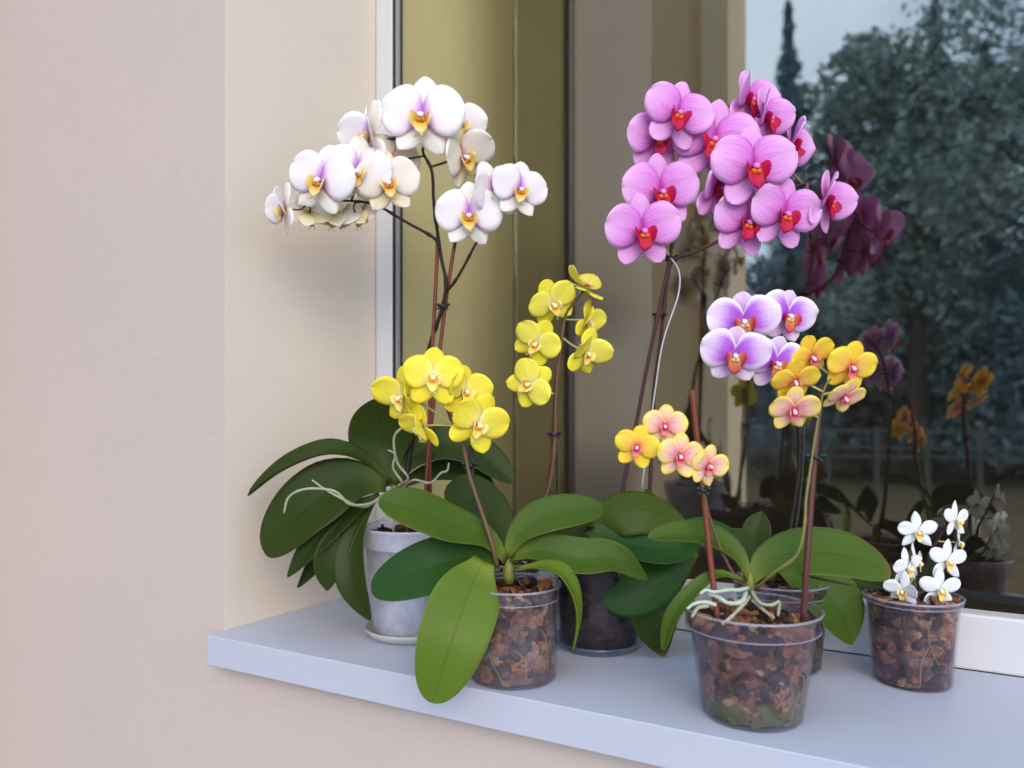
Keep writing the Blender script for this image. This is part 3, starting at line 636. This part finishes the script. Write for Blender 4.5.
F(358, 215, .0, 52, 150, 30, 12, pm='cream')
l = p.leaf
l([(392, 485, 0), (384, 455, .015), (381, 428, .012), (378, 399, -.005)], 64, (0, .35, .9), mat='deep')
l([(390, 482, -.005), (362, 459, -.01), (327, 452, -.02), (285, 468, -.02), (248, 495, -.012)], 36, (.1, .9, .35), mat='deep', fold=.2)
l([(386, 486, -.02), (350, 483, -.035), (308, 508, -.045), (264, 552, -.04)], 72, (-.1, .62, .78), mat='deep', fold=.12)
l([(380, 495, -.03), (350, 513, -.05), (318, 541, -.06), (287, 577, -.06)], 27, (.25, .7, .65), mat='deep', fold=.2, point=True)
l([(372, 500, -.02), (345, 528, -.03), (318, 556, -.035), (298, 588, -.035)], 24, (.8, .3, .45), mat='deep', fold=.2, point=True)
l([(372, 500, -.03), (345, 532, -.055), (330, 562, -.065), (327, 591, -.065)], 31, (.15, .35, .9), mat='deep', fold=.18, point=True)
l([(372, 502, -.03), (354, 538, -.06), (353, 580, -.075), (370, 621, -.07)], 31, (-.25, .2, .95), mat='deep', fold=.18, point=True)
l([(396, 482, .01), (412, 458, .02), (440, 444, .02), (476, 452, .02), (513, 482, .01)], 42, (.15, .55, .8), mat='deep', fold=.12)
l([(396, 488, .01), (428, 475, .025), (462, 474, .03), (494, 492, .025)], 34, (0, .8, .6), mat='deep')
R_ = lambda *a, **k: p.line('aerial_root', list(a), k.get('r', .0021), k.get('m', M_root), k.get('r1', .0014), lump=.12, sides=7)
R_((392, 488, -.01), (372, 503, -.06), (350, 504, -.085), (334, 491, -.092), (306, 489, -.092), (289, 497, -.092), (284, 513, -.09))
R_((388, 492, -.01), (366, 507, -.05), (345, 500, -.088), (326, 490, -.092), (312, 480, -.09), r=.0018, r1=.001)
R_((398, 486, -.01), (408, 478, -.03), (397, 462, -.035), (394, 438, -.035), (403, 427, -.035), (411, 423, -.034))
R_((400, 486, -.01), (402, 482, -.035), (393, 468, -.04), (395, 455, -.04), (388, 450, -.038), r=.0018, r1=.001)
R_((402, 488, -.01), (414, 480, -.02), (430, 483, -.035), (441, 473, -.035), (447, 471, -.034), (449, 463, -.034), r=.0018, r1=.0013)
R_((396, 510, -.03), (384, 517, -.05), (372, 522, -.045), (366, 528, -.04), r=.0016, r1=.001)
R_((400, 512, -.03), (392, 522, -.055), (394, 533, -.05), r=.0016, r1=.001)
# ---- yellow orchid, front
p = Plant(513, .870, 'bright yellow orchid in a clear pot, big light-green leaf hanging over the sill edge')
p.pot(.0535, .0485, .1045, M_clear, M_bark, .88, .17, 4, seed=5)
p.crown(509, 571, -.002, 13, 24)
p.line('flower_stem', [(497, 566, -.01), (493, 548, -.014), (485, 522, -.012), (470, 477, -.008), (462, 440, -.006), (454, 425, -.006), (446, 406, -.004), (438, 392, .002)], .0027, M_stem['brown'], .0018, True, 10)
p.line('stake', [(482, 575, .0), (475, 505, .0), (472, 460, .0), (470, 425, .0)], .0019, M_stake_blk)
p.clip(470, 465, -.004, M_stake_blk, .004)
F = lambda *a, **k: p.flower(*a, style='yellow', ped='green', **k)
F(433, 378, -.035, 64, 6, -4, 4)
F(402, 397, -.022, 62, -36, 10, 4, var=4, att=(452, 424, -.006))
F(422, 428, -.02, 50, -56, 22, 8, var=4, att=(454, 426, -.006))
F(465, 392, -.014, 56, 32, -2, 6, var=4)
F(478, 424, -.025, 66, 26, 12, 20)
l = p.leaf
l([(506, 560, 0), (484, 536, -.012), (447, 524, -.03), (412, 510, -.045), (379, 500, -.05)], 48, (.15, .68, .72), mat='mid', fold=.10, cmax=.62)
l([(498, 558, .0), (470, 558, -.01), (425, 570, -.018), (371, 590, -.01)], 58, (.05, .55, .83), mat='blue', fold=.10, base=.5, cmax=.55)
l([(484, 561, -.02), (470, 590, -.05), (452, 640, -.078), (432, 703, -.082)], 66, (.1, .25, .95), mat='lime', fold=.06, base=.34, cmax=.5)
l([(507, 556, 0), (519, 534, .0), (541, 519, .004), (572, 512, .008), (604, 509, .012)], 42, (-.15, .65, .75), mat='mid', fold=.12)
l([(511, 557, 0), (540, 551, -.01), (580, 560, -.02), (615, 559, -.015), (648, 580, -.01)], 40, (-.1, .8, .58), (-.2, .45, .85), mat='mid', fold=.22, cmax=.5, base=.4, point=True)
l([(515, 570, -.015), (538, 566, -.035), (560, 571, -.045), (573, 590, -.05), (578, 618, -.05), (574, 650, -.048)], 24, (.0, .9, .4), (.93, .15, .25), mat='lime', fold=.15, cmax=.45, base=.3, point=True)
# ---- pale yellow orchid behind it
p = Plant(500, 1.010, 'pale yellow orchid with drooping flowers, its clear pot hidden behind the bright yellow one')
p.pot(.0535, .044, .105, M_clear, M_bark_pale, .85, .17, 2, seed=21)
p.crown(515, 552, 0, 16, 28)
p.line('flower_stem', [(518, 556, 0), (530, 530, .0), (544, 502, .002), (551, 478, 0), (555, 440, -.002), (556, 392, -.003), (561, 347, -.004), (566, 314, -.006), (575, 302, -.008), (584, 290, -.006)], .0030, M_stem['brown'], .0016, True, 10)
p.line('stake', [(534, 560, .005), (549, 480, .004), (553, 430, .003), (556, 380, .003)], .0024, M_stake_dark)
p.line('stake', [(556, 560, .01), (557, 500, .01), (557, 470, .008), (556, 430, .008)], .0015, M_stake_blk)
p.clip(554, 434, -.002, M_clip_v, .005)
F = lambda *a, **k: p.flower(*a, style='yellow', pm='lemon', ped='green', **k)
F(553, 304, -.022, 54, 24, 24, -30)
F(583, 286, -.01, 50, 60, -62, 15, var=4)
F(587, 321, .0, 44, 60, 14, 6, var=4)
F(587, 353, -.015, 52, 28, 20, 10, var=5, att=(563, 338, -.004))
F(536, 343, -.015, 52, -14, 20, 34)
F(529, 384, -.012, 53, -20, 8, 58, att=(556, 395, -.002))
l = p.leaf
l([(512, 556, 0), (496, 528, .005), (472, 504, .0), (446, 488, -.01)], 58, (.1, .5, .85), mat='deep', fold=.10)
l([(518, 556, .01), (540, 540, .03), (566, 540, .03), (592, 552, .03)], 34, (0, .8, .6), mat='deep')
# ---- big pink orchid
saucer(598, .983, .0575, .011, M_gsaucer, 'clear bluish saucer under the dark pot of the pink orchid')
p = Plant(598, .983, 'tall pink orchid with crimson-lipped flowers in a dark pot on a clear saucer')
p.pot(.060, .0485, .120, M_smoke, M_bark_dark, .90, .17, 3, z0=.0045, seed=31, label='dark smoky clear pot')
p.crown(622, 536, .0, 16, 28)
p.line('flower_stem', [(620, 520, 0), (623, 488, 0), (635, 430, 0), (648, 362, -.004), (661, 300, -.006), (669, 262, -.01), (674, 235, -.018), (684, 205, -.02), (682, 180, -.016), (690, 140, -.008), (705, 105, .004)], .0030, M_stem['plum'], .0015, True, 10)
p.line('flower_stem', [(646, 520, .005), (650, 486, .005), (653, 405, .004), (660, 345, .002), (666, 292, -.004), (672, 262, -.01), (695, 252, -.02), (719, 240, -.03), (752, 214, -.025), (786, 190, -.012), (812, 182, -.006)], .0030, M_stem['plum'], .0014, True, 10)
p.line('wire', [(642, 488, -.008), (646, 455, -.01), (655, 392, -.012), (663, 342, -.012), (678, 296, -.012), (679, 272, -.012), (671, 258, -.012), (666, 250, -.012)], .0012, M_wire, sides=6)
p.clip(659, 316, -.002, M_stem['dark'], .0042); p.clip(671, 258, -.008, M_stem['dark'], .0045)
F = lambda *a, **k: p.flower(*a, style='pink', ped='plum', **k)
F(678, 114, -.052, 74, 10, 2, 14)
F(657, 139, -.030, 66, 18, 8, -6)
F(714, 141, -.036, 90, -4, 2, 10)
F(754, 167, -.060, 88, 2, 4, -2)
F(661, 192, -.040, 80, 8, 8, -6)
F(643, 231, -.050, 78, 6, 8, -6, att=(674, 240, -.018))
F(748, 101, -.012, 68, 40, 0, 6, var=4)
F(766, 119, -.018, 66, 44, 0, 0, var=5)
F(792, 146, .0, 64, 60, 4, 10, var=4)
F(717, 190, -.020, 70, 36, 4, 0, var=4)
F(747, 222, -.035, 74, 10, 10, 8)
F(785, 214, -.045, 76, 10, 8, 6)
F(827, 202, -.030, 68, 44, 6, 8, var=5)
l = p.leaf
l([(590, 540, -.02), (612, 515, -.035), (650, 510, -.035), (692, 534, -.03)], 50, (.05, .65, .75), mat='olive', fold=-.12, cmax=.5, base=.45)
l([(588, 530, -.03), (625, 543, -.05), (662, 550, -.055), (699, 541, -.05)], 42, (.05, .72, .68), mat='blue', fold=.16, cmax=.55, base=.4)
l([(652, 520, .0), (650, 506, .0), (646, 489, .0)], 20, (-.2, .2, .95), mat='mid', point=True)
l([(690, 545, -.03), (665, 572, -.05), (638, 588, -.058), (602, 600, -.055)], 52, (.0, .4, .9), mat='blue', fold=-.08, cmax=.6, base=.5)
l([(672, 560, -.03), (659, 590, -.05), (655, 622, -.058), (664, 657, -.055)], 47, (-.15, .15, .97), mat='deep_tip', fold=.1, point=True, cmax=.5, base=.5, label='hanging leaf with a browned tip')
l([(615, 540, -.02), (590, 520, -.02), (560, 525, -.02), (530, 545, -.02)], 30, (0, .8, .6), mat='deep')
# ---- lilac and white orchid
p = Plant(781, .907, 'white orchid with violet-flushed petals in a brown-looking clear pot behind the front right pot')
p.pot(.0545, .0440, .100, M_smoke, M_bark, .90, .17, 3, seed=41)
p.crown(772, 570, 0, 12, 20)
p.line('flower_stem', [(782, 566, 0), (790, 530, 0), (799, 468, 0), (798, 425, -.004), (794, 395, -.006), (788, 365, -.004), (782, 340, 0), (765, 322, .004), (748, 312, .004)], .0025, M_stem['dark'], .0014, True, 10)
p.line('stake', [(786, 566, .01), (797, 520, .008), (803, 460, .006), (804, 400, .004)], .0018, M_stake_blk)
F = lambda *a, **k: p.flower(*a, style='purple', ped='plum', **k)
F(744, 321, -.022, 71, -10, 8, -4)
F(735, 355, -.040, 69, -8, 10, 4)
F(788, 316, -.012, 64, 14, 6, 8)
F(776, 363, -.025, 66, 10, 12, 8)
l = p.leaf
l([(780, 560, 0), (812, 582, -.03), (838, 608, -.04), (852, 645, -.038)], 54, (.1, .3, .92), mat='mid', fold=.12, point=True, base=.45)
l([(775, 565, 0), (812, 572, -.02), (855, 580, -.025), (899, 588, -.02)], 24, (.0, .85, .5), mat='deep', fold=.12)
l([(757, 560, 0), (756, 535, .005), (762, 511, .01)], 28, (-.3, .2, .9), mat='deep', point=True)
l([(755, 562, 0), (748, 548, .0), (736, 540, .0), (728, 548, 0)], 24, (.2, .4, .85), mat='deep')
l([(762, 566, .0), (735, 540, .02), (708, 528, .02), (684, 524, .02)], 22, (0, .8, .6), mat='blue')
# ---- apricot orchid in the front right pot
p = Plant(752, .762, 'two-spiked apricot orchid with red-veined small flowers in the big mossy clear pot, front right')
p.pot(.0655, .0475, .1055, M_violet, M_bark_moss, .86, .20, 4, seed=51, label='clear plastic pot with green moss at the foot')
p.crown(750, 583, 0, 10, 22)
p.line('flower_stem', [(742, 585, 0), (730, 568, .0), (717, 540, .0), (707, 508, -.002), (701, 482, -.003), (697, 470, -.006), (683, 458, -.01), (662, 446, -.012)], .0016, M_stem['brown'], .001, True, 9)
p.line('flower_stem', [(757, 588, -.008), (772, 574, -.026), (796, 556, -.036), (804, 530, -.036), (806, 500, -.028), (809, 478, -.022), (816, 432, -.012), (821, 402, -.008), (826, 385, -.006), (836, 372, -.006)], .0016, M_stem['green'], .0011, True, 9)
p.line('stake', [(718, 622, -.022), (711, 565, -.01), (704, 500, .0), (697, 440, .0), (692, 390, .002)], .0030, M_stake)
p.line('stake', [(803, 622, -.033), (807, 560, -.034), (812, 490, -.020), (817, 430, -.006), (822, 385, .0)], .0030, M_stake_dark)
p.clip(703, 490, -.004, M_clip, .0032); p.clip(815, 457, -.014, M_clip, .0045)
F = lambda *a, **k: p.flower(*a, style='orange', ped='green', **k)
F(637, 447, -.012, 47, -10, 6, 14, pm='orange')
F(665, 426, -.006, 46, -6, 4, 6, pm='peach')
F(680, 456, -.018, 50, 4, 8, 6, pm='peach')
F(709, 466, -.008, 46, 24, 8, 16, pm='peach')
F(852, 367, -.014, 55, 6, 18, 8, pm='orange')
F(812, 357, -.008, 50, 18, 26, -26, pm='orange')
F(795, 381, -.016, 50, 4, 38, -10, pm='orange')
F(794, 410, -.014, 52, 0, 30, 0, pm='peach')
F(845, 397, -.010, 46, 14, 44, 10, pm='peach')
l = p.leaf
l([(750, 580, 0), (737, 556, .004), (712, 540, .012), (682, 535, .02), (648, 538, .022)], 34, (.1, .8, .55), mat='mid', fold=.2, cmax=.55)
l([(746, 580, 0), (716, 574, -.006), (690, 594, -.012), (672, 618, -.012), (663, 650, -.008)], 17, (-.1, .8, .55), (-.75, .25, .6), mat='mid_tip', fold=.18, cmax=.6, label='drooping leaf with a browned tip')
l([(749, 582, 0), (768, 560, .0), (800, 553, -.006), (846, 556, -.010), (891, 573, -.008)], 56, (.0, .68, .74), mat='mid_tip', fold=.08, cmax=.62, base=.2, label='long leaf with a browned end')
l([(752, 578, .004), (775, 546, .016), (806, 534, .022), (838, 536, .024)], 20, (.0, .9, .4), mat='mid', fold=.1)
R_ = lambda *a, **k: p.line('aerial_root', list(a), k.get('r', .0020), k.get('m', M_root_g), k.get('r1', .0014), lump=.12, sides=7, label=None)
R_((748, 588, -.01), (738, 590, -.026), (728, 590, -.03), (714, 592, -.034), (706, 590, -.036), (700, 594, -.036))
R_((746, 592, -.01), (741, 602, -.03), (728, 603, -.032), (718, 597, -.03), (708, 594, -.028), r=.0024, r1=.0018)
R_((752, 592, -.01), (760, 603, -.03), (772, 605, -.032), (779, 602, -.03), (778, 616, -.03), m=M_root)
R_((750, 596, -.01), (742, 606, -.034), (730, 618, -.044), (722, 624, -.05), m=M_root)
R_((716, 605, -.03), (705, 602, -.03), (694, 604, -.032), (687, 609, -.034))
R_((708, 606, -.035), (698, 608, -.038), (692, 617, -.042), m=M_root)
R_((752, 600, -.02), (766, 612, -.03), (774, 618, -.03), m=M_root, r=.0016)
# ---- small white orchid, far right
p = Plant(912, .854, 'dwarf white orchid with small golden-centred flowers in the rightmost clear pot')
p.pot(.0505, .0395, .0955, M_violet, M_bark, .93, .10, 3, seed=61)
p.crown(914, 592, .005, 12, 22)
p.line('flower_stem', [(916, 592, 0), (924, 572, .004), (930, 552, .006), (938, 540, .006), (946, 526, .004), (952, 512, .0)], .0016, M_stem['plum'], .001, True, 8)
p.line('flower_stem', [(914, 592, 0), (914, 576, 0), (910, 556, .0), (914, 540, 0)], .0014, M_stem['green'], .001, True, 8)
p.line('flower_stem', [(918, 594, 0), (930, 588, -.004), (938, 576, -.004), (944, 566, -.004)], .0014, M_stem['green'], .001, True, 8)
F = lambda *a, **k: p.flower(*a, style='mini', ped='green', **k)
F(918, 532, -.012, 40, -8, 4, -4)
F(957, 520, -.008, 38, 26, 2, 4)
F(959, 543, -.004, 38, 58, 6, 0)
F(948, 561, -.018, 43, 8, 4, 6)
F(917, 562, -.006, 38, 50, 0, 6)
F(908, 568, -.016, 40, 22, 8, -8)
F(903, 591, -.026, 40, -42, 8, 6, var=4)
F(940, 590, -.024, 45, 2, 8, 2)
l = p.leaf
l([(914, 592, .01), (926, 574, .02), (942, 566, .02), (955, 572, .02)], 20, (0, .8, .6), mat='deep')
l([(912, 592, .01), (902, 578, .02), (890, 572, .02), (878, 578, .02)], 20, (0, .8, .6), mat='deep')
